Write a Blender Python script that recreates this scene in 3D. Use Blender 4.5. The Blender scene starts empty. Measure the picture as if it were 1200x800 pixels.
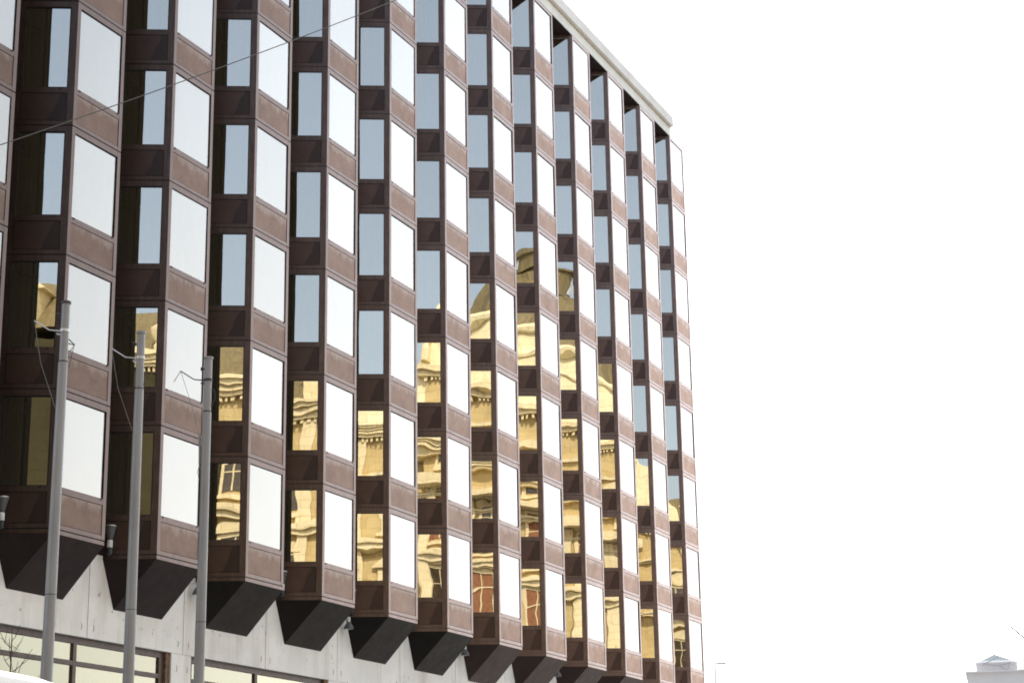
import bpy, math, random
from mathutils import Vector, Matrix
random.seed(7)
C = bpy.context.scene.collection
R_ = math.radians
TH = 1.10                      # angle of the slanted bay sides
PIT, FW, SL, H, NS = 4.130, 1.971, 1.42, 3.2, 8
CT, ST = math.cos(TH), math.sin(TH)
GZ = -9.2                      # ground
WY = 1.15                      # concrete wall plane
BACK = SL*ST                   # depth of the bays

# ------------------------------------------------------------------ helpers
class MB:
    def __init__(s): s.v=[]; s.f=[]; s.m=[]
    def add(s, vs, fs, mi=0):
        o=len(s.v); s.v+= [tuple(p) for p in vs]; s.f+=[tuple(o+i for i in f) for f in fs]; s.m+=[mi]*len(fs); return s
    def box(s, x0,x1,y0,y1,z0,z1, mi=0, M=None):
        vs=[(x,y,z) for z in (z0,z1) for y in (y0,y1) for x in (x0,x1)]
        if M is not None: vs=[M@Vector(p) for p in vs]
        return s.add(vs,[(0,2,3,1),(4,5,7,6),(0,1,5,4),(2,6,7,3),(0,4,6,2),(1,3,7,5)],mi)
    def prism(s, pts, z0, z1, mi=0, M=None):
        n=len(pts); vs=[(x,y,z0) for x,y in pts]+[(x,y,z1) for x,y in pts]
        if M is not None: vs=[M@Vector(p) for p in vs]
        return s.add(vs,[tuple(range(n))[::-1],tuple(range(n,2*n))]+[(i,(i+1)%n,n+(i+1)%n,n+i) for i in range(n)],mi)
    def lathe(s, prof, n=24, c=(0,0,0), mi=0, M=None):
        vs=[];fs=[]
        for r,z in prof:
            for k in range(n):
                a=2*math.pi*k/n; vs.append(Vector((c[0]+r*math.cos(a),c[1]+r*math.sin(a),c[2]+z)))
        if M is not None: vs=[M@p for p in vs]
        for j in range(len(prof)-1):
            for k in range(n): fs.append((j*n+k,j*n+(k+1)%n,(j+1)*n+(k+1)%n,(j+1)*n+k))
        fs.append(tuple(range(n))[::-1]); fs.append(tuple((len(prof)-1)*n+k for k in range(n)))
        return s.add(vs,fs,mi)
    def tube(s, pts, r, n=8, mi=0):
        pts=[Vector(p) for p in pts]; rs=r if isinstance(r,(list,tuple)) else [r]*len(pts); vs=[];fs=[]
        for j,p in enumerate(pts):
            t=(pts[min(j+1,len(pts)-1)]-pts[max(j-1,0)]).normalized()
            a=t.cross(Vector((0,0,1)) if abs(t.z)<.9 else Vector((1,0,0))).normalized(); b=t.cross(a)
            for k in range(n):
                w=2*math.pi*k/n; vs.append(p+(a*math.cos(w)+b*math.sin(w))*rs[j])
        for j in range(len(pts)-1):
            for k in range(n): fs.append((j*n+k,j*n+(k+1)%n,(j+1)*n+(k+1)%n,(j+1)*n+k))
        fs.append(tuple(range(n))[::-1]); fs.append(tuple((len(pts)-1)*n+k for k in range(n)))
        return s.add(vs,fs,mi)
    def mesh(s, name, mats, smooth=False):
        me=bpy.data.meshes.new(name); me.from_pydata(s.v,[],s.f)
        for m in (mats if isinstance(mats,(list,tuple)) else [mats]): me.materials.append(m)
        for p,mi in zip(me.polygons,s.m): p.material_index=mi
        import bmesh
        bm=bmesh.new(); bm.from_mesh(me); bmesh.ops.recalc_face_normals(bm,faces=bm.faces); bm.to_mesh(me); bm.free()
        if smooth:
            for p in me.polygons: p.use_smooth=True
            try: me.set_sharp_from_angle(angle=R_(40))
            except Exception: pass
        return me
def link(name, me, parent=None, loc=(0,0,0), rz=0):
    o=bpy.data.objects.new(name, me); C.objects.link(o); o.location=loc; o.rotation_euler=(0,0,rz)
    if parent is not None: o.parent=parent
    return o
def tag(o, label=None, cat=None, group=None, kind=None):
    for k,v in (('label',label),('category',cat),('group',group),('kind',kind)):
        if v: o[k]=v
    return o
def thing(name, label, cat, loc=(0,0,0), rz=0, group=None):
    return tag(link(name,None,None,loc,rz),label,cat,group)
def copy_tree(o, parent=None):
    c=o.copy(); C.objects.link(c); c.parent=parent
    for ch in list(o.children): copy_tree(ch,c)
    return c

# ------------------------------------------------------------------ materials
def mat(name):
    m=bpy.data.materials.new(name); m.use_nodes=True; nt=m.node_tree; nt.nodes.clear()
    out=nt.nodes.new('ShaderNodeOutputMaterial')
    return m, nt, out
def N(nt, t, **kw):
    n=nt.nodes.new(t)
    for k,v in kw.items():
        if k in n.inputs.keys(): n.inputs[k].default_value=v
        else: setattr(n,k,v)
    return n
def L(nt,a,b): nt.links.new(a,b)
def coords(nt, scale=(1,1,1), rnd=True):
    tc=N(nt,'ShaderNodeTexCoord'); src=tc.outputs['Object']
    if rnd:
        oi=N(nt,'ShaderNodeObjectInfo'); mu=N(nt,'ShaderNodeMath',operation='MULTIPLY'); mu.inputs[1].default_value=97.
        L(nt,oi.outputs['Random'],mu.inputs[0]); ad=N(nt,'ShaderNodeVectorMath',operation='ADD')
        L(nt,src,ad.inputs[0]); L(nt,mu.outputs[0],ad.inputs[1]); src=ad.outputs[0]
    mp=N(nt,'ShaderNodeMapping'); mp.inputs['Scale'].default_value=scale; L(nt,src,mp.inputs['Vector'])
    return mp.outputs[0]
def noise(nt, vec, scale=5, detail=5, rough=.6, dist=0):
    n=N(nt,'ShaderNodeTexNoise'); n.inputs['Scale'].default_value=scale; n.inputs['Detail'].default_value=detail
    n.inputs['Roughness'].default_value=rough; n.inputs['Distortion'].default_value=dist; L(nt,vec,n.inputs['Vector']); return n.outputs['Fac']
def ramp(nt, fac, stops):
    r=N(nt,'ShaderNodeValToRGB'); e=r.color_ramp.elements
    while len(e)<len(stops): e.new(.5)
    for q,(p,c) in zip(e,stops): q.position=p; q.color=(c if isinstance(c,(tuple,list)) else (c,c,c))[:3]+(1,) if not isinstance(c,float) else (c,c,c,1)
    L(nt,fac,r.inputs[0]); return r.outputs[0]
def mixc(nt, fac, a, b, mode='MIX'):
    m=N(nt,'ShaderNodeMix',data_type='RGBA',blend_type=mode)
    if isinstance(fac,(int,float)): m.inputs[0].default_value=fac
    else: L(nt,fac,m.inputs[0])
    for k,x in ((6,a),(7,b)):
        if isinstance(x,(tuple,list)): m.inputs[k].default_value=tuple(x[:3])+(1,)
        else: L(nt,x,m.inputs[k])
    return m.outputs[2]
def bsdf(nt, out, col, rough=.5, metal=0., spec=.5, bump=None, bstr=.1, bdist=.01):
    b=N(nt,'ShaderNodeBsdfPrincipled')
    if isinstance(col,(tuple,list)): b.inputs['Base Color'].default_value=tuple(col[:3])+(1,)
    else: L(nt,col,b.inputs['Base Color'])
    if isinstance(rough,(int,float)): b.inputs['Roughness'].default_value=rough
    else: L(nt,rough,b.inputs['Roughness'])
    b.inputs['Metallic'].default_value=metal; b.inputs['Specular IOR Level'].default_value=spec
    if bump is not None:
        bp=N(nt,'ShaderNodeBump'); bp.inputs['Strength'].default_value=bstr; bp.inputs['Distance'].default_value=bdist
        L(nt,bump,bp.inputs['Height']); L(nt,bp.outputs[0],b.inputs['Normal'])
    L(nt,b.outputs[0],out.inputs[0]); return b
def simple(name, c, rough=.5, metal=0., var=.25, scale=4, spec=.5, sc=(1,1,1), bstr=.1):
    m,nt,out=mat(name); v=coords(nt,sc); n=noise(nt,v,scale)
    lo=tuple(x*(1-var) for x in c); hi=tuple(min(1,x*(1+var)) for x in c)
    col=ramp(nt,n,[(.3,lo),(.7,hi)]); rr=ramp(nt,noise(nt,v,scale*3),[(.3,max(0,rough-.08)),(.7,min(1,rough+.08))])
    bsdf(nt,out,col,rr,metal,spec,noise(nt,v,scale*8),bstr); return m

BR=(.078,.040,.033)
def facade_haze(nt, col):
    # veiling haze painted into the browns: darker near end, paler toward the far corner
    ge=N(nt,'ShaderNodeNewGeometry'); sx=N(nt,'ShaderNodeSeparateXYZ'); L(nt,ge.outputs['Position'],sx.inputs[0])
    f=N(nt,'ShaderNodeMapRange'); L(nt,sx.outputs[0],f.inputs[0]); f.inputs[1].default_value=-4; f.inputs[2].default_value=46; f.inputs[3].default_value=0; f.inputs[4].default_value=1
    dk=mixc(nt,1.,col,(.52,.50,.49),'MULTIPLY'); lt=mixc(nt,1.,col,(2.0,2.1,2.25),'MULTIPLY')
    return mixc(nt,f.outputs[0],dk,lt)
def frame_mat(name='brown_frame_metal',k=1.):
    m,nt,out=mat(name); v=coords(nt,(1,1,1)); vs=coords(nt,(6,6,.5))
    base=ramp(nt,noise(nt,v,2.5),[(.3,(.138*k,.083*k,.069*k)),(.7,(.200*k,.124*k,.106*k))])
    dirt=ramp(nt,noise(nt,vs,3,6,.7),[(.48,0.),(.72,.55)])
    col=mixc(nt,dirt,base,(.30*k,.24*k,.22*k))
    if k>1: col=mixc(nt,.38,col,(.275,.225,.21))
    col=facade_haze(nt,col)
    bsdf(nt,out,col,ramp(nt,noise(nt,v,9),[(.3,.28),(.7,.42)]),.55,.6,noise(nt,v,14),.06); return m
M_frame=frame_mat('brown_frame_metal',1.15); M_frs=frame_mat('shaded_side_metal',.50); M_ret=None  # side copy dimmed: shade of the slanted faces painted into the metal
def span_mat(front):
    m,nt,out=mat('spandrel_front_enamel' if front else 'spandrel_side_enamel'); v=coords(nt,(1,1,1))
    tc=N(nt,'ShaderNodeTexCoord'); sp=N(nt,'ShaderNodeSeparateXYZ'); L(nt,tc.outputs['Object'],sp.inputs[0])
    if front:
        base=ramp(nt,noise(nt,v,1.6,6,.65),[(.3,(.200,.105,.068)),(.7,(.310,.185,.130))])
        # dusty run-off hanging from the sill
        dn=noise(nt,coords(nt,(2.2,1,1.1)),1.6,7,.72,.6)
        a=N(nt,'ShaderNodeMath',operation='MULTIPLY_ADD'); L(nt,sp.outputs[2],a.inputs[0]); a.inputs[1].default_value=1.05; L(nt,dn,a.inputs[2])
        f=ramp(nt,a.outputs[0],[(.0,0.),(1.,0.)]) if False else None
        mr=N(nt,'ShaderNodeMapRange'); L(nt,a.outputs[0],mr.inputs[0]); mr.inputs[1].default_value=1.17; mr.inputs[2].default_value=1.36; mr.inputs[4].default_value=.8
        col=mixc(nt,mr.outputs[0],base,(.42,.32,.27))
        sm=ramp(nt,noise(nt,coords(nt,(1,1,1)),3.2,3,.5,3.5),[(.5,0.),(.68,.32)])
        col=facade_haze(nt,mixc(nt,sm,col,(.29,.215,.18)))
        bsdf(nt,out,col,.48,.25,.45,noise(nt,v,20),.05)
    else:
        base=ramp(nt,noise(nt,v,2.,5),[(.3,(.062,.033,.027)),(.7,(.084,.047,.040))])  # shaded copy of the front enamel, face shade painted into a darker base
        # darker patch with an uneven edge at the outer lower corner
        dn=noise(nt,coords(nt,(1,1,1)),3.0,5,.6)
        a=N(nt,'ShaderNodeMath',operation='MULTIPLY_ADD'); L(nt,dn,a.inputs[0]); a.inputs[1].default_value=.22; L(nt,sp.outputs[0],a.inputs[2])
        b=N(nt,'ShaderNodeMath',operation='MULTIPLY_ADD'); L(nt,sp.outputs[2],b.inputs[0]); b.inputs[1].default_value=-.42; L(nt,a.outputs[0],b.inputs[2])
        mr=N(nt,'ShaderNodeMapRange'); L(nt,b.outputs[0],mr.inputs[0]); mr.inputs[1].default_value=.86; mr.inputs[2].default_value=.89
        col=facade_haze(nt,mixc(nt,mr.outputs[0],base,(.036,.018,.016)))
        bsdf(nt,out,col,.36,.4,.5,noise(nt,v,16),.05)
    return m
M_spf, M_sps = span_mat(True), span_mat(False)
def gasket():
    m,nt,out=mat('black_rubber_gasket'); bsdf(nt,out,facade_haze2(nt),.7,0,.2); return m
def facade_haze2(nt):
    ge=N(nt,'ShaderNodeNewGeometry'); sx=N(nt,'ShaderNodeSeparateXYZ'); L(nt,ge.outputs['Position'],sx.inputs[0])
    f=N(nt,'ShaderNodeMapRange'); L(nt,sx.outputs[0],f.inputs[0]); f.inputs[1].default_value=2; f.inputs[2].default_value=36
    return mixc(nt,f.outputs[0],(.014,.013,.014),(.27,.225,.22))  # gasket colour paled toward the far end, haze painted in
M_gasket=gasket()
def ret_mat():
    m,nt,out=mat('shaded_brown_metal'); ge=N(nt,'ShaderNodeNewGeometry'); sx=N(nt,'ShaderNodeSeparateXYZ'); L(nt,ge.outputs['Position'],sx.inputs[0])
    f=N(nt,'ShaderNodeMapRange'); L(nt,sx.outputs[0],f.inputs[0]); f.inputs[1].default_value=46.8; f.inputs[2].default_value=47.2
    bsdf(nt,out,mixc(nt,f.outputs[0],(.034,.030,.023),(.55,.48,.45)),.9,0,.0); return m  # shade painted dark; pale colour past the last edge stands for glare
M_ret=ret_mat()
M_under=simple('dark_brown_underside_metal',(.040,.027,.025),.5,0,.22,1.2)
M_core=simple('dark_room_interior',(.025,.022,.018),.9,0,.2)
def glass_mat(name, refl, tint, trans, wob=.0045, wscale=.6, cap=.95):
    m,nt,out=mat(name); tc=N(nt,'ShaderNodeTexCoord'); oi=N(nt,'ShaderNodeObjectInfo')
    ad=N(nt,'ShaderNodeVectorMath',operation='ADD'); L(nt,tc.outputs['Object'],ad.inputs[0]); 
    mu=N(nt,'ShaderNodeMath',operation='MULTIPLY'); mu.inputs[1].default_value=55.; L(nt,oi.outputs['Random'],mu.inputs[0]); L(nt,mu.outputs[0],ad.inputs[1])
    n1=noise(nt,ad.outputs[0],wscale,1.5,.5)
    bp=N(nt,'ShaderNodeBump'); bp.inputs['Strength'].default_value=1; bp.inputs['Distance'].default_value=wob; L(nt,n1,bp.inputs['Height'])
    g=N(nt,'ShaderNodeBsdfGlossy'); g.inputs['Roughness'].default_value=.004; g.inputs['Color'].default_value=tint+(1,); L(nt,bp.outputs[0],g.inputs['Normal'])
    t=N(nt,'ShaderNodeBsdfTransparent'); t.inputs['Color'].default_value=trans+(1,)
    lw=N(nt,'ShaderNodeLayerWeight'); lw.inputs['Blend'].default_value=.35
    mr=N(nt,'ShaderNodeMapRange'); L(nt,lw.outputs['Fresnel'],mr.inputs[0]); mr.inputs[1].default_value=0; mr.inputs[2].default_value=.8; mr.inputs[3].default_value=refl; mr.inputs[4].default_value=cap
    mx=N(nt,'ShaderNodeMixShader'); L(nt,mr.outputs[0],mx.inputs[0]); L(nt,t.outputs[0],mx.inputs[1]); L(nt,g.outputs[0],mx.inputs[2])
    vr=N(nt,'ShaderNodeMapRange'); L(nt,oi.outputs['Random'],vr.inputs[0]); vr.inputs[3].default_value=.90; vr.inputs[4].default_value=1.0
    tn=N(nt,'ShaderNodeVectorMath',operation='SCALE'); tn.inputs[0].default_value=tint; L(nt,vr.outputs[0],tn.inputs['Scale']); L(nt,tn.outputs[0],g.inputs['Color'])
    L(nt,mx.outputs[0],out.inputs[0]); return m
M_glass=glass_mat('mirror_coated_window_glass',.57,(1.0,.955,.90),(.85,.82,.66))
M_gfront=glass_mat('mirror_coated_front_glass',.45,(.965,.97,.965),(.62,.62,.60),.003,.6,.60)
M_shop=glass_mat('pale_tinted_storefront_glass',.42,(.88,.88,.74),(.8,.82,.65),.003)
def curtain_mat(name,c,tr=.06):
    m,nt,out=mat(name); v=coords(nt,(9,1,.15)); col=ramp(nt,noise(nt,v,2,3),[(.3,tuple(x*.7 for x in c)),(.7,tuple(min(1,x*1.15) for x in c))])
    d=N(nt,'ShaderNodeBsdfDiffuse'); L(nt,col,d.inputs[0]); t=N(nt,'ShaderNodeBsdfTranslucent'); L(nt,col,t.inputs[0])
    mx=N(nt,'ShaderNodeMixShader'); mx.inputs[0].default_value=tr; L(nt,d.outputs[0],mx.inputs[1]); L(nt,t.outputs[0],mx.inputs[2]); L(nt,mx.outputs[0],out.inputs[0]); return m
M_curt=curtain_mat('olive_curtain_cloth',(.80,.76,.48))
M_curw=curtain_mat('white_net_curtain',(.72,.72,.70))
def concrete_mat(name, c, streak=1.):
    m,nt,out=mat(name); v=coords(nt,(1,1,1),False)
    base=ramp(nt,noise(nt,v,.9,7,.6),[(.3,tuple(x*.88 for x in c)),(.7,tuple(min(1,x*1.06) for x in c))])
    s=ramp(nt,noise(nt,coords(nt,(1.5,1.5,.12),False),1.3,7,.62),[(.50,0.),(.75,.42*streak)])
    col=mixc(nt,s,base,(.50,.40,.30))
    pit=ramp(nt,noise(nt,coords(nt,(1,1,.7),False),5.,5,.75),[(.62,0.),(.70,.7*streak)])
    col=mixc(nt,pit,col,(.22,.17,.14))
    bsdf(nt,out,col,.85,0,.25,noise(nt,v,30),.25); return m
M_conc=concrete_mat('pale_precast_concrete',(.90,.865,.82),1.2)
M_white=concrete_mat('white_parapet_concrete',(.96,.94,.91),.15)
M_joint=simple('dark_joint_sealant',(.03,.027,.025),.9)
M_pole=simple('grey_painted_steel',(.25,.245,.26),.38,.12,.14,3,.6,(1,1,.3))
M_dkmet=simple('dark_weathered_metal',(.05,.05,.055),.5,.4)
M_chrome=simple('worn_light_metal',(.55,.55,.56),.35,.6)
M_rope=simple('grey_nylon_rope',(.25,.24,.22),.8)
M_lampw=simple('white_lamp_enamel',(.75,.75,.73),.4)
M_lampd=simple('dark_grey_lamp_housing',(.10,.10,.105),.5)
M_shopfr=simple('brown_storefront_aluminium',(.085,.052,.042),.45,0,.3,6)
M_rust=simple('rusty_edge_steel',(.16,.09,.055),.8,0,.5,9)

# ------------------------------------------------------------------ office building
office=thing('office_building','brown metal and glass office block with hexagonal window bays above pale concrete','building')
X_A=-3                            # bays run from here to 11
FR=[('front',0.,0.,0.,FW),('side',-SL*CT,BACK,-TH,SL),('return',FW,0.,TH,SL)]
GL,GR=.155,.125                  # glass inset from each end
def stile(k): return {'front':(.125,.125),'side':(.17,.165),'return':(.165,.17)}[k]
JG=.014                           # half of the dark horizontal joint
def bay_frame():
    mb=MB()
    for nm,ox,oy,rz,w in FR:
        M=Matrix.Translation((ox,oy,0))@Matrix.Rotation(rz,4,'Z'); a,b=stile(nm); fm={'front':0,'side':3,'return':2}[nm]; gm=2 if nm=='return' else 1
        for k in range(NS):
            z=k*H
            mb.box(0,a,0,.07,z+JG,z+H-JG,fm,M); mb.box(w-b,w,0,.07,z+JG,z+H-JG,fm,M)         # stiles, cut at each joint
            mb.box(a,w-b,.003,.07,z+JG,z+.115,fm,M)                                          # bottom rail
            mb.box(a,w-b,.003,.07,z+.825,z+.968,fm,M)                                        # sill rail
            mb.box(a,w-b,.003,.07,z+3.045,z+H-JG,fm,M)                                       # head rail
            mb.box(a,w-b,.050,.058,z+.115,z+.825,gm,M)                                       # dark gap behind the spandrel
            # gasket round the pane
            g=.022 if nm!='front' else .010
            mb.box(a,a+g,.012,.06,z+.968,z+3.045,gm,M); mb.box(w-b-g,w-b,.012,.06,z+.968,z+3.045,gm,M)
            mb.box(a+g,w-b-g,.012,.06,z+3.045-g-.01,z+3.045,gm,M); mb.box(a+g,w-b-g,.012,.06,z+.968,z+.968+g*.6,gm,M)
            # joint fillers, set back
            mb.box(0,w,.018,.06,z-JG,z+JG,gm,M)
            if nm!='return':
                for u in ((a+.085,w-b-.085) if nm=='front' else (w-b-.16,)):
                    mb.box(u-.022,u+.022,-.012,.003,z+.93,z+.958,gm,M)                       # drain caps
            if nm=='return': mb.box(a+.012,w-b-.012,.012,.05,z+.128,z+.812,2,M); mb.box(a+.024,w-b-.024,.016,.05,z+.985,z+3.01,2,M)
        mb.box(0,w,.018,.06,NS*H-JG,NS*H-.001,gm,M)
        mb.box(0,w,.004,.07,-.105,-JG,fm,M)                                                  # bottom lip
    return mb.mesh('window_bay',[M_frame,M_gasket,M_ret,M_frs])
me_bay=bay_frame()
def pane_mesh(nm,w,m):
    a,b=stile(nm); mb=MB(); mb.box(a+.016,w-b-.016,.030,.036,.975,3.038); return mb.mesh('window_pane',m)
def span_mesh(nm,w,m):
    a,b=stile(nm); g=.013; mb=MB(); mb.box(a+g,w-b-g,.012,.045,.115+g,.825-g); return mb.mesh('spandrel_panel',m)
def curt_mesh(u0,u1,m,seed):
    rr=random.Random(seed); mb=MB(); n=int((u1-u0)/.028); vs=[];ph=rr.random()*6
    for z in (.9,3.12):
        for k in range(n+1):
            u=u0+(u1-u0)*k/n; vs.append((u,.13+.034*math.sin(u*42+ph+1.2*math.sin(u*7+ph)),z))
    mb.add(vs,[(k,k+1,n+2+k,n+1+k) for k in range(n)]); return mb.mesh('curtain',m,True)
ME={}
for nm,ox,oy,rz,w in FR:
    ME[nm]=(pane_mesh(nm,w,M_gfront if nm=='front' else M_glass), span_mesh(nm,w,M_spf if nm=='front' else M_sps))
CU={'front':[curt_mesh(.09,.95,M_curw,1),curt_mesh(.09,1.88,M_curw,2),curt_mesh(.5,1.88,M_curw,3)],
    'side':[curt_mesh(.12,.72,M_curt,4),curt_mesh(.12,.95,M_curt,5),curt_mesh(.12,1.30,M_curt,6),curt_mesh(.12,.60,M_curt,7)]}
# inner room walls: a dark prism inset in the bay
def core_mesh():
    mb=MB(); i=.62
    mb.prism([(-SL*CT+.5,BACK+.02),(.32,.62),(FW-.32,.62),(FW+SL*CT-.5,BACK+.02)],.02,NS*H-.02); 
    for k in range(NS+1):                       # floor slabs reaching the frame
        z0=k*H-.10 if k else .0; z1=min(k*H+.10,NS*H-.004)
        mb.prism([(-SL*CT+.06,BACK-.02),(.02,.075),(FW-.02,.075),(FW+SL*CT-.06,BACK-.02)],z0+.001,z1)
    return mb.mesh('room_interior',M_core)
me_core=core_mesh()
def under_mesh():
    mb=MB(); z0,z1=-.105,-1.27; d=.003
    S=(-SL*CT*.93,WY+.06); s=(-(WY+.06)*CT/ST,WY+.06); r=(FW+(WY+.06)*CT/ST,WY+.06)
    T=[(s[0],s[1],z0),(d,d+.002,z0),(FW-d,d+.002,z0),(r[0],r[1],z0)]
    B=[(-.06,WY,z1),(FW+.07,WY,z1)]
    # sloped boards start at the lip and meet the wall; the back edge dips behind the concrete face
    V=T+B+[(-.06,WY+.06,z1),(FW+.07,WY+.06,z1)]
    k=(WY)/(WY+.06); V[0]=(s[0],WY+.06,z0); V[3]=(r[0],WY+.06,z0)
    mb.add(V,[(0,1,4),(0,4,6),(1,2,5,4),(2,3,5),(3,7,5),(4,5,7,6),(0,3,2,1),(0,6,7,3)])
    return mb
mu_=under_mesh(); mu_.m[0]=1; mu_.m[1]=1
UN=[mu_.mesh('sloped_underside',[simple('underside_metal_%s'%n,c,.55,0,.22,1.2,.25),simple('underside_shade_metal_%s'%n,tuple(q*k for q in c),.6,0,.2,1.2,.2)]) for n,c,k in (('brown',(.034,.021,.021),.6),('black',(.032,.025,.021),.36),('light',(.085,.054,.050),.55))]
bay0=None
for i in range(X_A,12):
    b=link('window_bay',me_bay,office,(i*PIT,0,0)); b['label']='projecting hexagonal window bay in brown metal'
    link('room_interior',me_core,b); link('sloped_underside',UN[0 if i<2 else 1 if i<6 else 2],b)
    for k in range(NS):
        for nm,ox,oy,rz,w in FR:
            loc=(ox,oy,k*H)
            if nm!='return': pn_=link('window_pane',ME[nm][0],b,loc,rz); pn_.rotation_euler=(random.uniform(-.0012,.0012),0,rz+random.uniform(-.004,.004))
            if nm!='return': link('spandrel_panel',ME[nm][1],b,loc,rz); 
            if nm in CU: link('curtain',random.choice(CU[nm]),b,loc,rz)
# gap walls between bays, core block behind, end walls
XE=11*PIT+FW+SL*CT; XS=X_A*PIT-SL*CT-.2
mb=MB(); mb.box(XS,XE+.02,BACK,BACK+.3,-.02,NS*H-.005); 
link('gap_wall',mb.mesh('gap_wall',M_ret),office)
mb=MB(); mb.box(XS,XE,BACK+.31,16,GZ+.02,NS*H+.45)
link('building_core',mb.mesh('building_core',M_under),office)
# parapet
mb=MB(); xr=11*PIT+.14
mb.box(XS,xr,.0,BACK+.29,NS*H,NS*H+.47,0); mb.box(XS,xr+.03,-.02,.0,NS*H+.40,NS*H+.47,1)
sb=MB(); sb.box(XS,xr-.01,.03,BACK+.28,NS*H-.012,NS*H-.001); link('soffit_board',sb.mesh('soffit_board',simple('dark_violet_soffit',(.055,.034,.038),.7,0,.15,1,.2)),office)
link('roof_fascia',mb.mesh('roof_fascia',[M_white,simple('cream_trim',(.62,.52,.36),.6)]),office)
mb=MB(); x=XS
while x<xr-.1:
    x2=min(x+3.1,xr+.03); mb.box(x,x2-.012,-.16,BACK+.6,NS*H+.475,NS*H+.93); x=x2
link('parapet',mb.mesh('parapet',concrete_mat('light_grey_parapet',(.93,.90,.88),.2)),office)
# concrete band, one cast panel per bay, dark joint between
mb=MB(); cx=-1.08
for i in range(X_A,13):
    x0=i*PIT+cx+.012; x1=x0+PIT-.024
    if i==12: x1=XE+.05
    for a,b_ in ((x0,i*PIT+1.148),(i*PIT+1.152,x1)):
        if b_>XE+.05: b_=XE+.05
        if b_-a>.05: mb.box(a,b_,WY,WY+.3,-2.045,-.03)
link('concrete_band',mb.mesh('concrete_band',M_conc),office)
mb=MB(); mb.box(XS,XE,WY+.012,WY+.28,-2.02,-.05); link('joint_backing',mb.mesh('joint_backing',M_joint),office)
def socket_mesh():
    mb=MB(); pts=[(.06*math.cos(a),.09*math.sin(a)) for a in [R_(x) for x in range(-75,76,15)]]
    inn=[(.03*math.cos(a)+.002,.075*math.sin(a)) for a in [R_(x) for x in range(75,-76,-15)]]
    P=pts+inn; n=len(pts)
    vs=[(x,-.004,z) for x,z in P]; fs=[(k,k+1,2*n-2-k,2*n-1-k) for k in range(n-1)]
    mb.add(vs,fs); return mb.mesh('lifting_socket',simple('rusty_socket_mark',(.30,.24,.20),.9))
me_so=socket_mesh()
for i in range(X_A,12):
    for dx in (-.27,.21):
        link('lifting_socket',me_so,office,(i*PIT+cx+dx,WY,-1.80))
# storefront: brown frames, mullions, panes, concrete columns on a two-bay rhythm
fr=MB(); cols=MB(); P2=2*PIT; ys=WY+.12
def shop(): pass
for j in range(-2,6):
    x0=-.67+j*P2; cxl=6.68+j*P2
    if x0>XE-4: break
    xe=x0+6.97
    for a,b_ in ((x0,x0+.0),):
        pass
    fr=MB(); a=x0+.10; e=6.49+j*P2; mm=2.71+j*P2
    fr.box(a,e,ys,ys+.12,-2.20,-2.05); fr.box(a,mm,ys+.004,ys+.12,-2.71,-2.60); fr.box(mm+.13,e-.19,ys+.004,ys+.12,-2.71,-2.60)
    fr.box(mm,mm+.13,ys,ys+.14,-9.0,-2.20); fr.box(e-.19,e,ys,ys+.14,-9.0,-2.20); fr.box(a,a+.12,ys,ys+.14,-9.0,-2.20)
    fr.box(a+.12,mm,ys+.004,ys+.12,-5.45,-5.3); fr.box(mm+.13,e-.19,ys+.004,ys+.12,-5.45,-5.3)
    fr.box(a+.12,mm,ys+.004,ys+.12,-9.0,-8.8); fr.box(mm+.13,e-.19,ys+.004,ys+.12,-9.0,-8.8)
    f=link('storefront_window',fr.mesh('storefront_window',M_shopfr),office)
    for u0,u1 in ((a+.12,mm),(mm+.13,e-.19)):
        for z0,z1 in ((-2.60,-2.20),(-5.30,-2.71),(-8.8,-5.45)):
            pm=MB(); pm.box(u0+.005,u1-.005,ys+.05,ys+.06,z0+.005,z1-.005); link('glass_pane',pm.mesh('glass_pane',M_shop),f)
    bl=MB(); bl.box(a,e,ys+.30,ys+.31,-9.0,-2.06); link('window_blind',bl.mesh('window_blind',curtain_mat('cream_window_blind',(.74,.74,.60),.1)),f)
    c2=MB(); c2.box(cxl,cxl+.91,WY+.01,WY+.6,GZ+.01,-2.05); c2.box(cxl-.19,cxl,WY+.05,WY+.5,GZ+.01,-2.05,1)
    link('concrete_column',c2.mesh('concrete_column',[M_conc,M_rust]),office)
    for dx in (.22,.70): link('lifting_socket',me_so,office,(cxl+dx,WY+.01,-2.42))

# wall floodlights (uplighters) beside each bay and bell lamps under alternate gaps
ORD=['first','second','third','fourth','fifth','sixth','seventh','eighth','ninth','tenth','eleventh','twelfth','thirteenth']
def floodlight():
    t=thing('wall_floodlight','','lamp')
    mb=MB(); mb.lathe([(.055,.0),(.075,.06),(.10,.17),(.135,.30),(.14,.33),(.12,.33)],20,(0,0,.22)); link('housing',mb.mesh('housing',M_lampd,True),t)
    mb=MB(); mb.lathe([(.136,0),(.146,.01),(.146,.03),(.136,.035)],20,(0,0,.545)); link('rim',mb.mesh('rim',M_chrome,True),t)
    mb=MB(); mb.lathe([(.065,0),(.068,.01),(.068,.17),(.06,.18)],16,(0,0,.04)); link('collar',mb.mesh('collar',M_lampw,True),t)
    mb=MB(); mb.lathe([(.03,-.16),(.07,-.12),(.07,.02),(.05,.04)],16,(0,0,0)); mb.box(-.02,.22,-.02,.02,-.12,-.08)
    link('bracket',mb.mesh('bracket',M_dkmet,True),t); return t
fl=floodlight()
for i in range(-1,12):
    o=fl if i==-1 else copy_tree(fl)
    o.location=(i*PIT-.665,.90,.10); o.rotation_euler=(0,0,.35); o['group']='floodlights at the feet of the bays'
    o['label']='small uplight at the foot of the %s bay from the left'%ORD[i+1]
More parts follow.
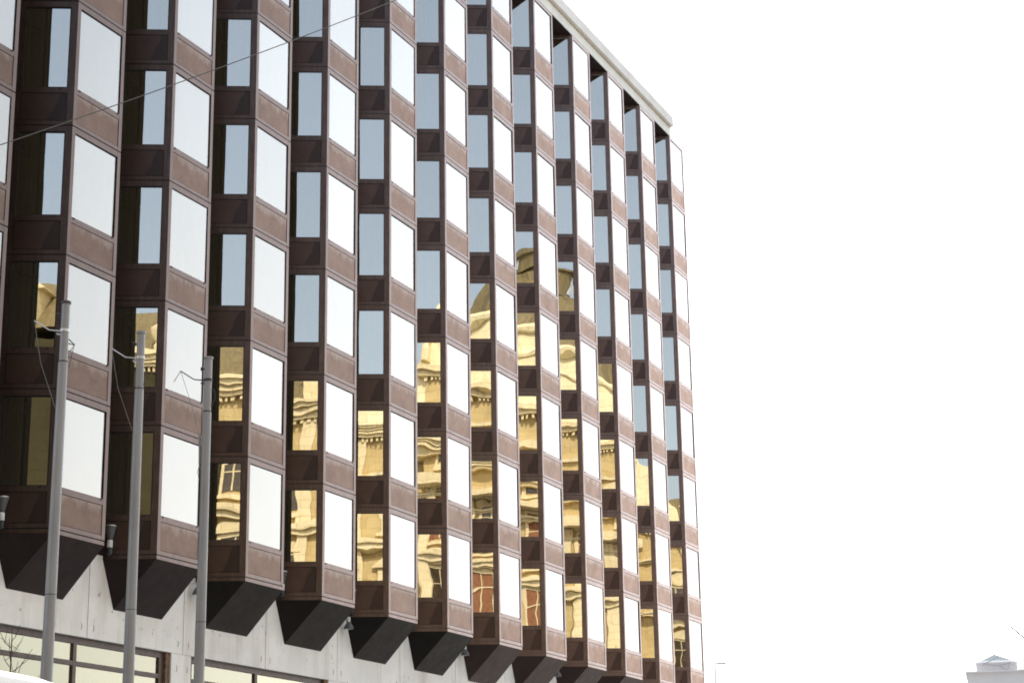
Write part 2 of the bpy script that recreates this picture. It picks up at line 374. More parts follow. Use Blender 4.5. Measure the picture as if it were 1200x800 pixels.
def bell():
    t=thing('bell_lamp','','lamp')
    mb=MB(); mb.lathe([(.15,0),(.148,.03),(.13,.09),(.09,.15),(.06,.20),(.03,.22)],20); link('shade',mb.mesh('shade',M_lampd,True),t)
    mb=MB(); mb.lathe([(.05,.2),(.05,.34),(.03,.36)],14); mb.box(-.02,.02,0,.26,.28,.32); link('bracket',mb.mesh('bracket',M_lampw,True),t)
    mb=MB(); mb.lathe([(.125,-.004),(.125,-.002)],20); link('lens',mb.mesh('lens',M_chrome),t); return t
bl=bell()
for n,i in enumerate((2,4,6,8,10)):
    o=bl if n==0 else copy_tree(bl)
    o.location=(i*PIT-.80,.92,-.50); o['group']='bell lamps under the bays'
    o['label']='small bell-shaped lamp on the concrete between the %s and %s bays from the left'%(ORD[i],ORD[i+1])

# ------------------------------------------------------------------ flagpoles
def flagpole(top, slope, label, style):
    Ht=top[2]-GZ; bx=top[0]+slope*-Ht
    t=thing('flagpole',label,'flagpole',(bx,top[1],GZ),0,'grey flagpoles before the office block')
    sh=Matrix.Shear('XY',4,(0,0)) if False else Matrix.Identity(4); sh[0][2]=-slope*-1
    def P(z): return Vector((slope*z,0,z))
    def seg(z0,z1,r0,r1):
        mb=MB(); mb.tube([P(z0),P(z1)],[r0,r1],28); return mb
    zs=[(0,2.9,.098,.092),(2.9,5.7,.092,.086),(5.7,Ht-.95,.085,.072),(Ht-.95,Ht-.02,.064,.064)]
    for z0,z1,r0,r1 in zs:
        o=link('pole_section',seg(z0,z1-.012,r0,r1).mesh('pole_section',M_pole,True),t)
    for z0,z1,r0,r1 in zs[:-1]:
        mb=MB(); mb.tube([P(z1-.012),P(z1+.012)],[r1*.96,r1*.96],24); link('joint_ring',mb.mesh('joint_ring',M_dkmet,True),t)
    mb=MB(); mb.tube([P(0),P(.03)],[.22,.22],28); mb.tube([P(.03),P(.25)],[.13,.105],28); link('base_flange',mb.mesh('base_flange',M_pole,True),t)
    mb=MB(); mb.tube([P(Ht-.03),P(Ht+.01)],[.076,.076],24); link('cap',mb.mesh('cap',M_dkmet if style==0 else M_pole,True),t)
    # bracket band and slanted arm on the left, in the photo's plane
    side=Vector((-.40,.92,0)); zb=Ht-(.46,.44,.40)[style]
    mb=MB(); mb.tube([P(zb-.02),P(zb+.025)],[.073,.073],24)
    a0=P(zb)+side*.07; a1=P(zb+.02)+side*.24; a2=P(zb+.17)+side*.47
    mb.tube([a0,a1,a2],[.012,.010,.009],8); mb.tube([P(zb-.06)+side*.06,P(zb-.045)+side*.12],[.015,.015],8)
    link('rope_arm',mb.mesh('rope_arm',M_chrome if style<2 else M_dkmet,True),t)
    mb=MB(); zp=Ht-.20; mb.lathe([(.0,-.012),(.035,-.012),(.035,.012),(.0,.012)],14,(0,0,0),0,Matrix.Translation(P(zp)+side*.105)@Matrix.Rotation(R_(90),4,'X')); mb.tube([P(zp)+side*.05,P(zp)+side*.10],.012,6)
    link('pulley',mb.mesh('pulley',M_dkmet,True),t)
    mb=MB(); rope=[a2, P(zb-.5)+side*.34, P(zb-1.2)+side*.085]
    if style==2: rope=[a2,P(zb-.5)+side*.24,P(zb-1.05)+side*.10,P(zb-1.45)+side*.10]
    mb.tube(rope,.0042,5)
    if style==2:
        mb.tube([a2,P(zb-.02)+side*.58],.007,5)
        mb.tube([P(zb-.95)+side*.11,P(zb-1.45)+side*.10],.02,6); 
        mb.tube([P(zb-1.45)+side*.10,P(zb-1.6)+side*.07,P(zb-1.72)+side*.10,P(zb-1.6)+side*.13,P(zb-1.45)+side*.10],.006,5)
    link('halyard',mb.mesh('halyard',M_rope),t)
    mb=MB(); q=P(zb-.20)-side*.07
    if style==0:
        mb.tube([q-side*-.0,q-side*.09+Vector((0,0,-.03)),q-side*.03+Vector((0,0,-.12))],.009,5); mb.tube([q+Vector((0,0,.07)),q-side*.09+Vector((0,0,-.03))],.009,5); mb.tube([q-side*.09,q-side*.02+Vector((0,0,-.38))],.005,5)
    else:
        mb.tube([q+Vector((0,0,.05)),q-side*.05+Vector((0,0,.03)),q-side*.06+Vector((0,0,-.12)),q+Vector((0,0,-.25))],.008,6)
    link('cleat_hook',mb.mesh('cleat_hook',M_dkmet),t)
flagpole((-11.52,-8.65,1.0),.0078*-1*-1 if False else .0065,'tallest grey flagpole at the left, in front of the leftmost full bay',0)
flagpole((-9.60,-8.73,1.0),.000,'middle of the three grey flagpoles, in front of the concrete column',1)
flagpole((-7.75,-8.85,1.0),.0045,'lowest-topped grey flagpole, right of the other two, dark clip hanging on its rope',2)

# ------------------------------------------------------------------ camera
cam=bpy.data.cameras.new('camera'); co=link('camera',None); bpy.data.objects.remove(co)
co=bpy.data.objects.new('camera',cam); C.objects.link(co)
r=Vector((0.39594028,-0.91814988,-0.01523457)); u=Vector((-0.23966175,-0.11933799,0.963494)); f=Vector((0.88644996,0.37783494,0.26729613))
CP=Vector((-34.8464,-26.0386,-7.5825))
co.matrix_world=Matrix(((r.x,u.x,-f.x,CP.x),(r.y,u.y,-f.y,CP.y),(r.z,u.z,-f.z,CP.z),(0,0,0,1)))
cam.sensor_width=36; cam.lens=2249.5/1200*36; cam.clip_end=3000; cam.clip_start=.1
bpy.context.scene.camera=co

# ------------------------------------------------------------------ overhead cable
def along(az,te,d): return CP+Vector((az[0]*d,az[1]*d,te*d))
pa=along((.7781,.6281),.3805,16); pb=along((.8937,.4487),.479,20.)
dv=pb-pa; pts=[]
for k in range(61):
    t=-1.1+3.2*k/60; p=pa+dv*t; p.z+= .035*((t-.5)**2-.25)*4; pts.append(p)
mb=MB(); mb.tube(pts,.0055,6); tag(link('overhead_cable',mb.mesh('overhead_cable',simple('weathered_cable',(.06,.055,.05),.6))),'thin overhead cable slanting across the upper left of the facade','cable')

# ------------------------------------------------------------------ ground
def asphalt():
    m,nt,out=mat('asphalt'); v=coords(nt,(1,1,1),False); col=ramp(nt,noise(nt,v,.4,8,.7),[(.3,(.042,.042,.044)),(.7,(.065,.064,.063))]); bsdf(nt,out,col,.85,0,.3,noise(nt,v,60),.4); return m
M_paving=concrete_mat('pavement_slabs',(.46,.45,.43),.4)
def slab(name,x0,x1,y0,y1,z0,z1,m): 
    mb=MB(); mb.box(x0,x1,y0,y1,z0,z1); return tag(link(name,mb.mesh(name,m)),kind='structure')
slab('ground',-900,1500,-1200,1200,GZ-.5,GZ-.16,simple('bare_ground',(.16,.15,.13),.9))
slab('road',-400,900,-24,-13.5,GZ-.15,GZ-.13,asphalt())
slab('pavement',-400,900,-13.4,1.0,GZ-.14,GZ,M_paving)
slab('near_pavement',-400,900,-34,-24.1,GZ-.14,GZ,M_paving)
M_kerb=concrete_mat('granite_kerb',(.42,.41,.40),.3)
for y in (-13.5,-24.1): slab('kerb',-400,900,y,y+.1,GZ-.15,GZ+.005,M_kerb)
mb=MB()
for k in range(-20,60): mb.box(k*6.,k*6.+3,-18.8,-18.68,GZ-.13+.001,GZ-.126)
tag(link('road_marking',mb.mesh('road_marking',simple('white_road_paint',(.7,.7,.68),.6))),kind='structure')

# ------------------------------------------------------------------ white van, roof just in frame at the lower left
def van():
    front=along((.804,.5946),.0963,9.0); zt=-6.72
    x1=front.x+.25; y0=front.y-.2
    t=thing('delivery_van','white high-roofed van, only its curved roof front showing at the lower left','van',(front.x-.42,front.y+.7,GZ-.13))
    t.scale=(1,1,1.004)
    prof=[(2.95,.35),(2.98,.75),(2.80,1.12),(2.05,1.32),(1.30,2.08),(1.05,2.26),(.86,2.39),(.66,2.48),(.42,2.54),(.1,2.575),(-.4,2.59),(-1.6,2.59),(-2.75,2.56),(-2.95,2.45),(-3.0,.35)]
    n=len(prof); mb=MB(); W=[0,.10,.28,1.0,1.72,1.90,2.0]; vs=[]
    def inset(z,yk): return 0
    rows=[(-1.0,.0),(-.97,.06),(-.80,.09),(0,.12),(.80,.09),(.97,.06),(1.0,.0)]
    for yy,up in rows:
        for x,z in prof:
            k=max(0,min(1,(z-1.1)/1.45)); yv=yy*(1-.10*k); zz=z+.05-(.10-up)*(1 if z>1 else 0)*1.0
            vs.append((x-(.03 if abs(yy)>.9 else 0)*(1 if x>0 else -1),yv,zz))
    fs=[]
    for a in range(len(rows)-1):
        for b in range(n): fs.append((a*n+b,a*n+(b+1)%n,(a+1)*n+(b+1)%n,(a+1)*n+b))
    fs.append(tuple(range(n))); fs.append(tuple((len(rows)-1)*n+k for k in range(n))[::-1])
    mb.add(vs,fs); me=mb.mesh('body',simple('white_car_paint',(.80,.80,.83),.25,0,.02,2,.6),True); b=link('body',me,t)
    bv=b.modifiers.new('b','BEVEL'); bv.width=.05; bv.segments=3; bv.limit_method='ANGLE'
    for x in (-1.9,1.95):
        for y in (-.90,.90):
            mb=MB(); mb.lathe([(.2,-.11),(.33,-.11),(.35,-.07),(.35,.07),(.33,.11),(.2,.11)],26,(0,0,0),0,Matrix.Translation((x,y,.35))@Matrix.Rotation(R_(90),4,'X')); w=link('wheel',mb.mesh('wheel',simple('tyre_rubber',(.02,.02,.02),.8),True),t)
            mb=MB(); mb.lathe([(.05,-.115),(.2,-.115),(.2,.115),(.05,.115)],20,(0,0,0),0,Matrix.Translation((x,y,.35))@Matrix.Rotation(R_(90),4,'X')); link('hub',mb.mesh('hub',M_chrome,True),w)
    G=simple('dark_car_glass',(.02,.022,.025),.08,0,.1)
    for s in (-1,1):
        mb=MB(); mb.prism([(.55,1.28),(1.75,1.28),(1.15,1.95),(.55,1.98)],0,.012,0,Matrix.Translation((0,s*.985,0))@Matrix.Rotation(R_(90),4,'X')); link('side_window',mb.mesh('side_window',G),t)
        mb=MB(); mb.box(2.93,2.99,s*.78-.14,s*.78+.14,.72,.92); link('headlight',mb.mesh('headlight',M_chrome),t)
        mb=MB(); mb.box(1.55,1.72,s*1.08-.09,s*1.08+.09,1.25,1.55); link('mirror',mb.mesh('mirror',M_dkmet),t)
    mb=MB(); A=[(2.04,-.86,1.36),(2.04,.86,1.36),(1.32,.80,2.07),(1.32,-.80,2.07)]; d=Vector((.05,0,.055)); mb.add([Vector(p)+d for p in A]+[Vector(p) for p in A],[(0,1,2,3),(4,7,6,5),(0,4,5,1),(1,5,6,2),(2,6,7,3),(3,7,4,0)]); link('windscreen',mb.mesh('windscreen',G),t)
    mb=MB(); mb.box(2.96,3.06,-.95,.95,.32,.60); link('bumper',mb.mesh('bumper',M_dkmet),t)
van()

# ------------------------------------------------------------------ street lamp beyond the corner
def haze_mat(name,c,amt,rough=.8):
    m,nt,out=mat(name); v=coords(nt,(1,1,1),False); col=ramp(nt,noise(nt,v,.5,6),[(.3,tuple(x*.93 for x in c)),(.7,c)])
    b=bsdf(nt,out,col,rough,0,.2); L(nt,col,b.inputs['Emission Color']); b.inputs['Emission Strength'].default_value=amt; return m  # distance haze put in as a faint glow of the surface
def street_lamp():
    d=88; top=along((.9550,.2966),.1031,d); 
    t=thing('street_lamp','slim pale street lamp with a short flat arm, standing right of the office block','street lamp',(top.x,top.y,GZ)); Ht=top.z-GZ
    mb=MB(); mb.tube([(0,0,0),(0,0,Ht*.5),(0,0,Ht)],[.09,.07,.045],12); link('pole',mb.mesh('pole',haze_mat('hazy_galvanised_steel',(.72,.72,.74),.3),True),t)
    s=Vector((.297,-.955,0)); mb=MB(); mb.tube([(0,0,Ht-.03),Vector((0,0,Ht-.03))+s*.2],.035,8); link('arm',mb.mesh('arm',haze_mat('hazy_arm',(.6,.6,.6),.2),True),t)
    mb=MB(); a=Vector((0,0,Ht-.03)); M=Matrix.Translation(a+s*.3)@Matrix.Rotation(math.atan2(s.y,s.x),4,'Z'); mb.box(-.2,.2,-.08,.08,-.04,.05,0,M); link('lamp_head',mb.mesh('lamp_head',haze_mat('hazy_lamp_head',(.6,.6,.6),.2)),t)
street_lamp()

# ------------------------------------------------------------------ pale building far to the right
def pavilion():
    d=150; P=along((.9869,.161),.1011,d); e=Vector((.161,-.987,0)); base=Vector((P.x,P.y,GZ))
    ang=math.atan2(e.y,e.x); t=thing('pale_building','pale distant building with a small hipped pavilion roof at the lower right corner','building',base,ang)
    sc=d/2249.5; z=lambda py: P.z-GZ-(py-773)*sc*1.02
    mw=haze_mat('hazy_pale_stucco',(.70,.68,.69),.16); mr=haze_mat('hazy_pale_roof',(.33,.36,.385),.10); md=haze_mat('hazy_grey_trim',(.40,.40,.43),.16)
    X=lambda px:(px-1164)*sc
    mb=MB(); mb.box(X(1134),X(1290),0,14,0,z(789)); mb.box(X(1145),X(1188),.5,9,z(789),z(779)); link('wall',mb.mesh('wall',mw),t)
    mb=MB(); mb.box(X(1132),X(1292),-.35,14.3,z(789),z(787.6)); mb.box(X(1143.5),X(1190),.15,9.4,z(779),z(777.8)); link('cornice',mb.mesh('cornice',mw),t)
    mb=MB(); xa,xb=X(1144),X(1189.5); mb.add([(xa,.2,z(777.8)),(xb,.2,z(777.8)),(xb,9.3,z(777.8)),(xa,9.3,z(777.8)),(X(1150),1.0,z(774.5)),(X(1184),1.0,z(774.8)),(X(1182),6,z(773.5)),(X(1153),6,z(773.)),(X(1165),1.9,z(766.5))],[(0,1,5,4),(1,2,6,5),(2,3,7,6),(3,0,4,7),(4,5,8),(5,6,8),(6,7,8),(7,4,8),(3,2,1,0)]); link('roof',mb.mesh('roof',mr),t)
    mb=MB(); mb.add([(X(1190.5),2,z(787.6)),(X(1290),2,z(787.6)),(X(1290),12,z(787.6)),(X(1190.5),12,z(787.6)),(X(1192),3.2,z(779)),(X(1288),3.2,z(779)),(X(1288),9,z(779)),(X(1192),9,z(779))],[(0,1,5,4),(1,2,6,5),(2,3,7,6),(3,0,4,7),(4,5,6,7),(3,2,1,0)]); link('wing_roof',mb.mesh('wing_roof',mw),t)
    mb=MB()
    for a,b,c_ in ((1152,1182,1.),):
        pts=[Vector((X(a+(b-a)*k/14),.1,z(778.5+3.2*math.sin(math.pi*k/14)))) for k in range(15)]; mb.tube(pts,.03,5)
    mb.tube([(X(1170),.1,z(782)),(X(1178.5),.1,z(788))],.028,5); mb.tube([(X(1182),.1,z(778)),(X(1178),.1,z(788))],.028,5); mb.tube([(X(1152),.1,z(780)),(X(1170),.1,z(772))],.035,5)
    link('swag_trim',mb.mesh('swag_trim',md),t)
    wm=MB(); wm.box(0,1.1,-.02,.08,0,1.9); wme=wm.mesh('window',md)
    for k in range(9):
        for s in range(3): link('window',wme,t,(X(1137)+.5+k*2.3 if True else 0,-.03,z(789)-3.-s*3.4))
pavilion()

# ------------------------------------------------------------------ bare tree off the right edge, one twig reaching in
def bare_tree():
    d=42; tip=along((.9884,.152),.1169,d); t2=along((.9893,.1459),.1106,d); e=(t2-tip).normalized(); 
    rr=random.Random(3); base=Vector(tip+Vector((.152,-.988,0))*3.6); base.z=GZ
    t=thing('bare_tree','bare tree at the right edge, only a thin twig tip of it showing','tree',base)
    M_bark=simple('grey_bark',(.09,.075,.06),.9)
    tr=MB(); tr.tube([(0,0,0),(.05,.1,2),(0,.05,4),(-.1,.1,5.6)],[.2,.16,.13,.08],12); link('trunk',tr.mesh('trunk',M_bark,True),t)
    cr=MB(); top=Vector((-.1,.1,5.4))
    def limb(p,dv,l,r,dep):
        q=p+dv*l*.5+Vector((rr.uniform(-.1,.1),rr.uniform(-.1,.1),.05))*l; e_=q+dv*l*.5; cr.tube([p,q,e_],[r,r*.75,r*.5],5)
        if dep>0:
            for _ in range(3):
                nd=(dv+Vector((rr.uniform(-.7,.7),rr.uniform(-.7,.7),rr.uniform(-.2,.6)))).normalized(); limb(q if rr.random()<.4 else e_,nd,l*.68,r*.55,dep-1)
    for k in range(6):
        a=k*1.05+.3; dv=Vector((math.cos(a),math.sin(a),1.1)).normalized()
        if dv.y>.35 and dv.x<.6 : dv.y*=.3
        limb(top-Vector((0,0,k*.25)),dv,1.3,.06,3)
    loc=tip-base; l2=t2-base; root=Vector((0,.05,3.9))
    cr.tube([root,(root+l2)*.5+Vector((0,0,-.1)),l2+e*.1,l2,loc],[.05,.03,.018,.016,.011],5)
    for s,o in ((.35,(.0,.12,.06)),(.7,(.05,.15,-.03)),(.9,(0,.1,.08))):
        p=loc.lerp(l2,s); cr.tube([p,p+Vector(o)],[.007,.004],4)
    link('crown',cr.mesh('crown',M_bark),t)
bare_tree()

def sapling():
    d=26; tip=along((.7905,.6125),.1235,d); base=Vector((tip.x,tip.y,GZ)); Ht=tip.z-GZ; rr=random.Random(5)
    t=thing('bare_sapling','thin bare sapling tip before the ground floor glazing at the far lower left','tree',base)
    m=simple('thin_brown_bark',(.07,.045,.035),.9)
    tr=MB(); tr.tube([(0,0,0),(.03,.02,Ht*.4),(0,0,Ht*.8)],[.05,.035,.016],8); link('trunk',tr.mesh('trunk',m,True),t)
    cr=MB(); cr.tube([(0,0,Ht*.79),(.01,.0,Ht*.9),(0,0,Ht)],[.016,.010,.005],5)
    for k in range(16):
        z=Ht*(.70+.28*k/16); a=k*2.4; l=.55*(1-k/20); p=Vector((0,0,z)); dv=Vector((math.cos(a),math.sin(a),.8)); q=p+dv*l*.5; cr.tube([p,q,q+dv*l*.5+Vector((0,0,.1))],[.007,.005,.003],4)
        cr.tube([q,q+Vector((rr.uniform(-.2,.2),rr.uniform(-.2,.2),.15))],[.004,.002],4)
    link('crown',cr.mesh('crown',m),t)
sapling()

# ------------------------------------------------------------------ ornate ochre building across the street (seen in the glass)
def ochre():
    ang=math.atan2(-.8,.6); O=Vector((CP.x-.8*22,CP.y-.6*22,GZ))
    t=thing('ornate_building','sunlit ochre baroque building with domed centre, mirrored in the side windows','building',O,ang)
    # local x = lateral, local +y... front faces local (0,1)->? rotate so that front is -y
    def stucco(name,c):
        m,nt,out=mat(name); v=coords(nt,(1,1,1),False); base=ramp(nt,noise(nt,v,.35,7,.65),[(.3,tuple(x*.82 for x in c)),(.7,c)])
        s=ramp(nt,noise(nt,coords(nt,(1.5,1.5,.15),False),1.1,5,.6),[(.52,0.),(.75,.5)]); 
        tc_=N(nt,'ShaderNodeTexCoord'); sp_=N(nt,'ShaderNodeSeparateXYZ'); L(nt,tc_.outputs['Object'],sp_.inputs[0]); cb=N(nt,'ShaderNodeCombineXYZ'); L(nt,sp_.outputs[0],cb.inputs[0]); L(nt,sp_.outputs[2],cb.inputs[1])
        bk=N(nt,'ShaderNodeTexBrick'); L(nt,cb.outputs[0],bk.inputs['Vector']); bk.inputs['Scale'].default_value=1; bk.inputs['Brick Width'].default_value=1.5; bk.inputs['Row Height'].default_value=.62; bk.inputs['Mortar Size'].default_value=.022
        bk.inputs['Color1'].default_value=(1,1,1,1); bk.inputs['Color2'].default_value=(.90,.88,.84,1); bk.inputs['Mortar'].default_value=(.72,.68,.6,1)
        cc=mixc(nt,1.,mixc(nt,s,base,tuple(x*.5 for x in c)),bk.outputs[0],'MULTIPLY')
        bsdf(nt,out,cc,.8,0,.2,noise(nt,v,6),.3); return m
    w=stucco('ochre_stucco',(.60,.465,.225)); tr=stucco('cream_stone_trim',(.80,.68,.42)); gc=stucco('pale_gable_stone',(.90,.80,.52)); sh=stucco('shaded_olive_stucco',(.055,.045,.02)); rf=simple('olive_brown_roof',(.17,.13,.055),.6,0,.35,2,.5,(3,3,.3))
    gl=simple('dark_window_glass',(.05,.035,.02),.1,0,.4); og=simple('orange_window_blind',(.22,.085,.03),.7,0,.3)
    gr=simple('green_window_glass',(.07,.09,.06),.15)
    # front faces +y in local (toward the camera side)
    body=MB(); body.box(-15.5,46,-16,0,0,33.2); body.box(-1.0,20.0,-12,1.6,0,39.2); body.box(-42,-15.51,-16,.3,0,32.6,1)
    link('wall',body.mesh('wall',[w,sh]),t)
    c=MB()
    for z,h,d in ((6,.5,.35),(12.2,.6,.5),(18.4,.5,.4),(24.4,.7,.6),(29.2,.35,.3),(32.4,.5,.7),(32.9,.5,1.1)):
        for k,dd in enumerate((0,.25)):
            c.box(-15.5 if z<32 else -20.8,-1.1,-.5,d+dd,z+k*h*.5,z+(k+1)*h*.5-.01); c.box(20.1,46.5,-.5,d+dd,z+k*h*.5,z+(k+1)*h*.5-.01)
            c.box(-1.4,20.4,1.0,1.6+d+dd,z+k*h*.5,z+(k+1)*h*.5-.01); 
    for z,d in ((35.6,.5),(38.4,.7),(38.8,1.1)): c.box(-1.6,20.6,-12.4,1.6+d,z,z+.4)
    c.box(-1.5,20.5,1.0,3.4,30.2,30.9)
    for k in range(-46,108):
        x=k*.42
        if -1.8<x<20.6: continue
        c.box(x-.09,x+.09,.02,.50,32.02,32.38)
    for k in range(50): c.box(-1.1+k*.42,-.92+k*.42,1.62,2.1,38.02,38.38)
    link('cornice',c.mesh('cornice',tr),t)
    # pilasters
    p=MB()
    for k in range(-4,13):
        x=k*3.6+1.8-.6
        if -1.5<x<20.5: continue
        p.box(x-.4,x+.4,.01,.32,6.6,32.3)
    for x in (-.4,2.6,6.6,12.4,16.4,19.4): p.box(x-.45,x+.45,1.61,2.0,12.9,30.1)
    link('pilaster',p.mesh('pilaster',tr),t)
    # curved gable with volutes
    g=MB(); pts=[(4.2,40.4),(23.8,40.4)]
    arc=[(9.5+10.4*math.cos(a),40.+6.6*math.sin(a)) for a in [R_(q) for q in range(0,181,10)]]
    prof=[(20.4,39.25)]+arc+[(-1.4,39.25)]
    n=len(prof); vs=[(x,1.9,z) for x,z in prof]+[(x,.6,z) for x,z in prof]
    g.add(vs,[tuple(range(n)),tuple(range(n,2*n))[::-1]]+[(k,(k+1)%n,n+(k+1)%n,n+k) for k in range(n)])
    for k in range(len(arc)-1):
        g.tube([(arc[k][0],2.1,arc[k][1]-.4),(arc[k+1][0],2.1,arc[k+1][1]-.4)],.38,8)
    for k in range(len(arc)-1):
        a,b=arc[k],arc[k+1]; q=lambda s:(9.5+(s[0]-9.5)*.62,2.0,40.2+(s[1]-40)*.6); g.tube([q(a),q(b)],.22,8)
    for sg in (0,1):
        pts_=[(-6.2,33.3),(-5.6,35.2),(-4.6,36.9),(-3.2,38.1),(-1.9,38.9),(-1.3,40.0),(-1.2,41.2),(-.6,42.3),(.6,43.1),(2.0,43.3),(3.0,42.8),(3.0,33.3)]
        if sg: pts_=[(19-x,z) for x,z in pts_][::-1]
        g.prism([(x,z) for x,z in pts_],-1.5,1.2,0,Matrix.Rotation(R_(90),4,'X'))
    link('curved_gable',g.mesh('curved_gable',gc,True),t)
    # dome behind the gable, ribbed
    d=MB(); vs=[];fs=[]; prof=[(9.8,39.3),(9.7,43),(9.0,46.2),(7.9,48.9),(6.3,51.2),(4.7,52.5),(4.5,52.7),(4.5,53.1),(3.9,53.15),(3.9,53.2),(3.8,53.5)]
    nn=32
    for r_,z in prof:
        for k in range(nn):
            a=2*math.pi*k/nn; rr=r_*(1+.03*math.cos(a*16)); vs.append((9.6+rr*math.cos(a),-8+.8*rr*math.sin(a),z))
    for j in range(len(prof)-1):
        for k in range(nn): fs.append((j*nn+k,j*nn+(k+1)%nn,(j+1)*nn+(k+1)%nn,(j+1)*nn+k))
    fs.append(tuple((len(prof)-1)*nn+k for k in range(nn))); d.add(vs,fs); link('dome',d.mesh('dome',rf),t)
    ln=MB()
    ln.lathe([(3.7,53.45),(3.7,54.95),(4.1,55.05),(4.1,55.35),(2.6,55.7),(.3,55.9)],24,(9.6,-8,0)); link('lantern',ln.mesh('lantern',rf),t)
    lo=MB()
    for k in range(8):
        a=k*math.pi/4+.2; lo.box(3.68,3.74,-.32,.32,53.8,54.8,0,Matrix.Translation((9.6,-8,0))@Matrix.Rotation(a,4,'Z'))
    link('lantern_opening',lo.mesh('lantern_opening',simple('pale_opening',(.55,.6,.66),.6)),t)
    # mansard roofs
    m=MB()
    for x0,x1 in ((-42.3,-1.2),(20.2,46.3)):
        m.add([(x0,.3,33.4),(x1,.3,33.4),(x1,-15,33.4),(x0,-15,33.4),(x0+1,-3,37.2),(x1-.2,-3,37.2),(x1-.2,-11,37.6),(x0+1,-11,37.6)],[(0,1,5,4),(1,2,6,5),(2,3,7,6),(3,0,4,7),(4,5,6,7),(3,2,1,0)])
    link('mansard_roof',m.mesh('mansard_roof',rf),t)
    a=MB()      # attic ornaments: urns and a dormer row
    for x in (-38,-30,-22.6,-18.2,-12,-4.3,23.2,31,38):
        a.lathe([(.3,0),(.34,.3),(.14,.5),(.45,1.0),(.5,1.5),(.2,1.9),(.28,2.1),(.02,2.6)],12,(x,.6,33.5))
    link('urn_row',a.mesh('urn_row',tr,True),t)
    dm=MB(); 
    for x in (-34,-26,-9.4,26,34.5): dm.box(x-.8,x+.8,-2.2,.1,33.5,35.9); dm.prism([(x-1.1,35.9),(x+1.1,35.9),(x,36.9)],-.25,2.4,0,Matrix.Rotation(R_(90),4,'X'))
    link('dormer',dm.mesh('dormer',tr),t)
    # windows: frame + pane + hood, shared meshes
    def win(w_,h_):
        f_=MB(); f_.box(-w_/2-.28,-w_/2,0,.16,-.2,h_+.2); f_.box(w_/2,w_/2+.28,0,.16,-.2,h_+.2); f_.box(-w_/2,w_/2,0,.16,h_,h_+.25); f_.box(-w_/2-.35,w_/2+.35,0,.35,-.45,-.2)
        f_.box(-w_/2-.45,w_/2+.45,0,.4,h_+.28,h_+.5); f_.box(-.05,.05,.045,.1,0,h_); f_.box(-w_/2,w_/2,.045,.1,h_*.68,h_*.68+.08)
        hood=[(x,h_+.5+.75*math.sqrt(max(0,1-(x/(w_/2+.45))**2))) for x in [(-1+k/6)*(w_/2+.45) for k in range(13)]]
        f_.prism(hood,-.3,0,0,Matrix.Rotation(R_(90),4,'X'))
        return f_.mesh('window',tr)
    def pn(w_,h_,mm): q=MB(); q.box(-w_/2,w_/2,.01,.04,0,h_); return q.mesh('pane',mm)
    wA=win(1.5,3.2); wB=win(1.6,2.2); wC=win(1.9,3.8)
    pA=[pn(1.5,3.2,x) for x in (gl,gr,og,gl)]; pB=[pn(1.6,2.2,x) for x in (gl,gr,og,gl)]; pC=[pn(1.9,3.8,x) for x in (gl,og,gr)]
    rr=random.Random(11)
    for z,wm,pm in ((1.6,wA,pA),(7.6,wA,pA),(13.9,wA,pA),(19.7,wA,pA),(25.9,wB,pB)):
        for k in range(-8,13):
            x=k*3.6
            if -2.6<x<21.8 or x<-15: continue
            o=link('window',wm,t,(x,0,z)); link('pane',rr.choice(pm),o)
    for z in (14,20.2,26,):
        for x in (.9,4.6,9.5,14.4,18.1): o=link('window',wC,t,(x,1.6,z)); link('pane',pC[1] if rr.random()<.5 else rr.choice(pC),o)
    for x in (1.,9.5,18.): o=link('window',wB,t,(x,1.6,31.8)); link('pane',pB[0],o)
ochre()

# ------------------------------------------------------------------ sky and sun
w=bpy.data.worlds.new('World'); bpy.context.scene.world=w; w.use_nodes=True; nt=w.node_tree; nt.nodes.clear()
SA=Vector((.93,.367)); EL=R_(38)
out=nt.nodes.new('ShaderNodeOutputWorld'); bg=nt.nodes.new('ShaderNodeBackground'); bg.inputs['Strength'].default_value=1
sky=nt.nodes.new('ShaderNodeTexSky'); sky.sky_type='NISHITA'; sky.sun_disc=False; sky.sun_elevation=EL; sky.sun_rotation=math.atan2(SA.x,SA.y); sky.air_density=1.2; sky.dust_density=2.0
tc=nt.nodes.new('ShaderNodeTexCoord'); dp=nt.nodes.new('ShaderNodeVectorMath'); dp.operation='DOT_PRODUCT'; dp.inputs[1].default_value=Vector((.93,.367,.0)).normalized(); nt.links.new(tc.outputs['Generated'],dp.inputs[0])
nz=nt.nodes.new('ShaderNodeTexNoise'); nz.inputs['Scale'].default_value=2.2; nz.inputs['Detail'].default_value=5; nt.links.new(tc.outputs['Generated'],nz.inputs['Vector'])
ad=nt.nodes.new('ShaderNodeMath'); ad.operation='MULTIPLY_ADD'; ad.inputs[1].default_value=.25; nt.links.new(nz.outputs['Fac'],ad.inputs[0]); nt.links.new(dp.outputs['Value'],ad.inputs[2])
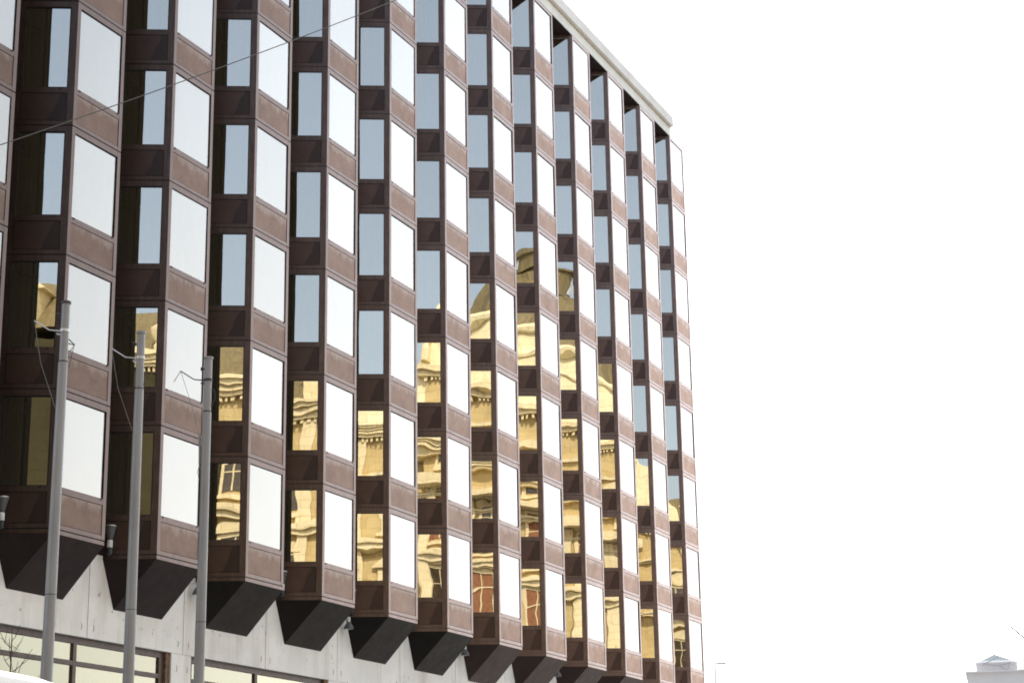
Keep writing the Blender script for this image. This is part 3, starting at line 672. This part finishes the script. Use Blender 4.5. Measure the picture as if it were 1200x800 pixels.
mr=nt.nodes.new('ShaderNodeMapRange'); mr.interpolation_type='SMOOTHSTEP'; mr.inputs[1].default_value=-.78; mr.inputs[2].default_value=-.05; mr.inputs[3].default_value=.27; nt.links.new(ad.outputs[0],mr.inputs[0])
hz=nt.nodes.new('ShaderNodeMapRange'); hz.inputs[1].default_value=.46; hz.inputs[2].default_value=.74; hz.inputs[3].default_value=1.32; hz.inputs[4].default_value=2.9; nt.links.new(dp.outputs['Value'],hz.inputs[0])
sz=nt.nodes.new('ShaderNodeSeparateXYZ'); nt.links.new(tc.outputs['Generated'],sz.inputs[0])
ez=nt.nodes.new('ShaderNodeValToRGB'); ez.color_ramp.elements[0].position=.06; ez.color_ramp.elements[0].color=(1.03,1.0,.93,1); ez.color_ramp.elements[1].position=.45; ez.color_ramp.elements[1].color=(.84,.905,.985,1); nt.links.new(sz.outputs[2],ez.inputs[0])
hc=nt.nodes.new('ShaderNodeVectorMath'); hc.operation='SCALE'; nt.links.new(ez.outputs[0],hc.inputs[0]); nt.links.new(hz.outputs[0],hc.inputs['Scale'])
sc=nt.nodes.new('ShaderNodeVectorMath'); sc.operation='SCALE'; sc.inputs['Scale'].default_value=.19; nt.links.new(sky.outputs[0],sc.inputs[0])
mx=nt.nodes.new('ShaderNodeMix'); mx.data_type='RGBA'; nt.links.new(mr.outputs[0],mx.inputs[0]); nt.links.new(sc.outputs[0],mx.inputs[6]); nt.links.new(hc.outputs[0],mx.inputs[7])
nt.links.new(mx.outputs[2],bg.inputs['Color']); nt.links.new(bg.outputs[0],out.inputs[0])
sl=bpy.data.lights.new('sun','SUN'); sl.energy=4.6; sl.angle=R_(.5); sl.color=(1,.94,.84); so=bpy.data.objects.new('sun',sl); C.objects.link(so)
sd=Vector((SA.x*math.cos(EL),SA.y*math.cos(EL),math.sin(EL))); so.rotation_euler=sd.to_track_quat('Z','Y').to_euler(); so.location=(0,-20,60)
s=bpy.context.scene; s.view_settings.view_transform='Standard'; s.view_settings.look='None'; s.view_settings.exposure=0
s.render.engine='CYCLES'; s.cycles.filter_width=1.8; s.cycles.max_bounces=8; s.cycles.transparent_max_bounces=12; s.cycles.caustics_reflective=False; s.cycles.use_denoising=True
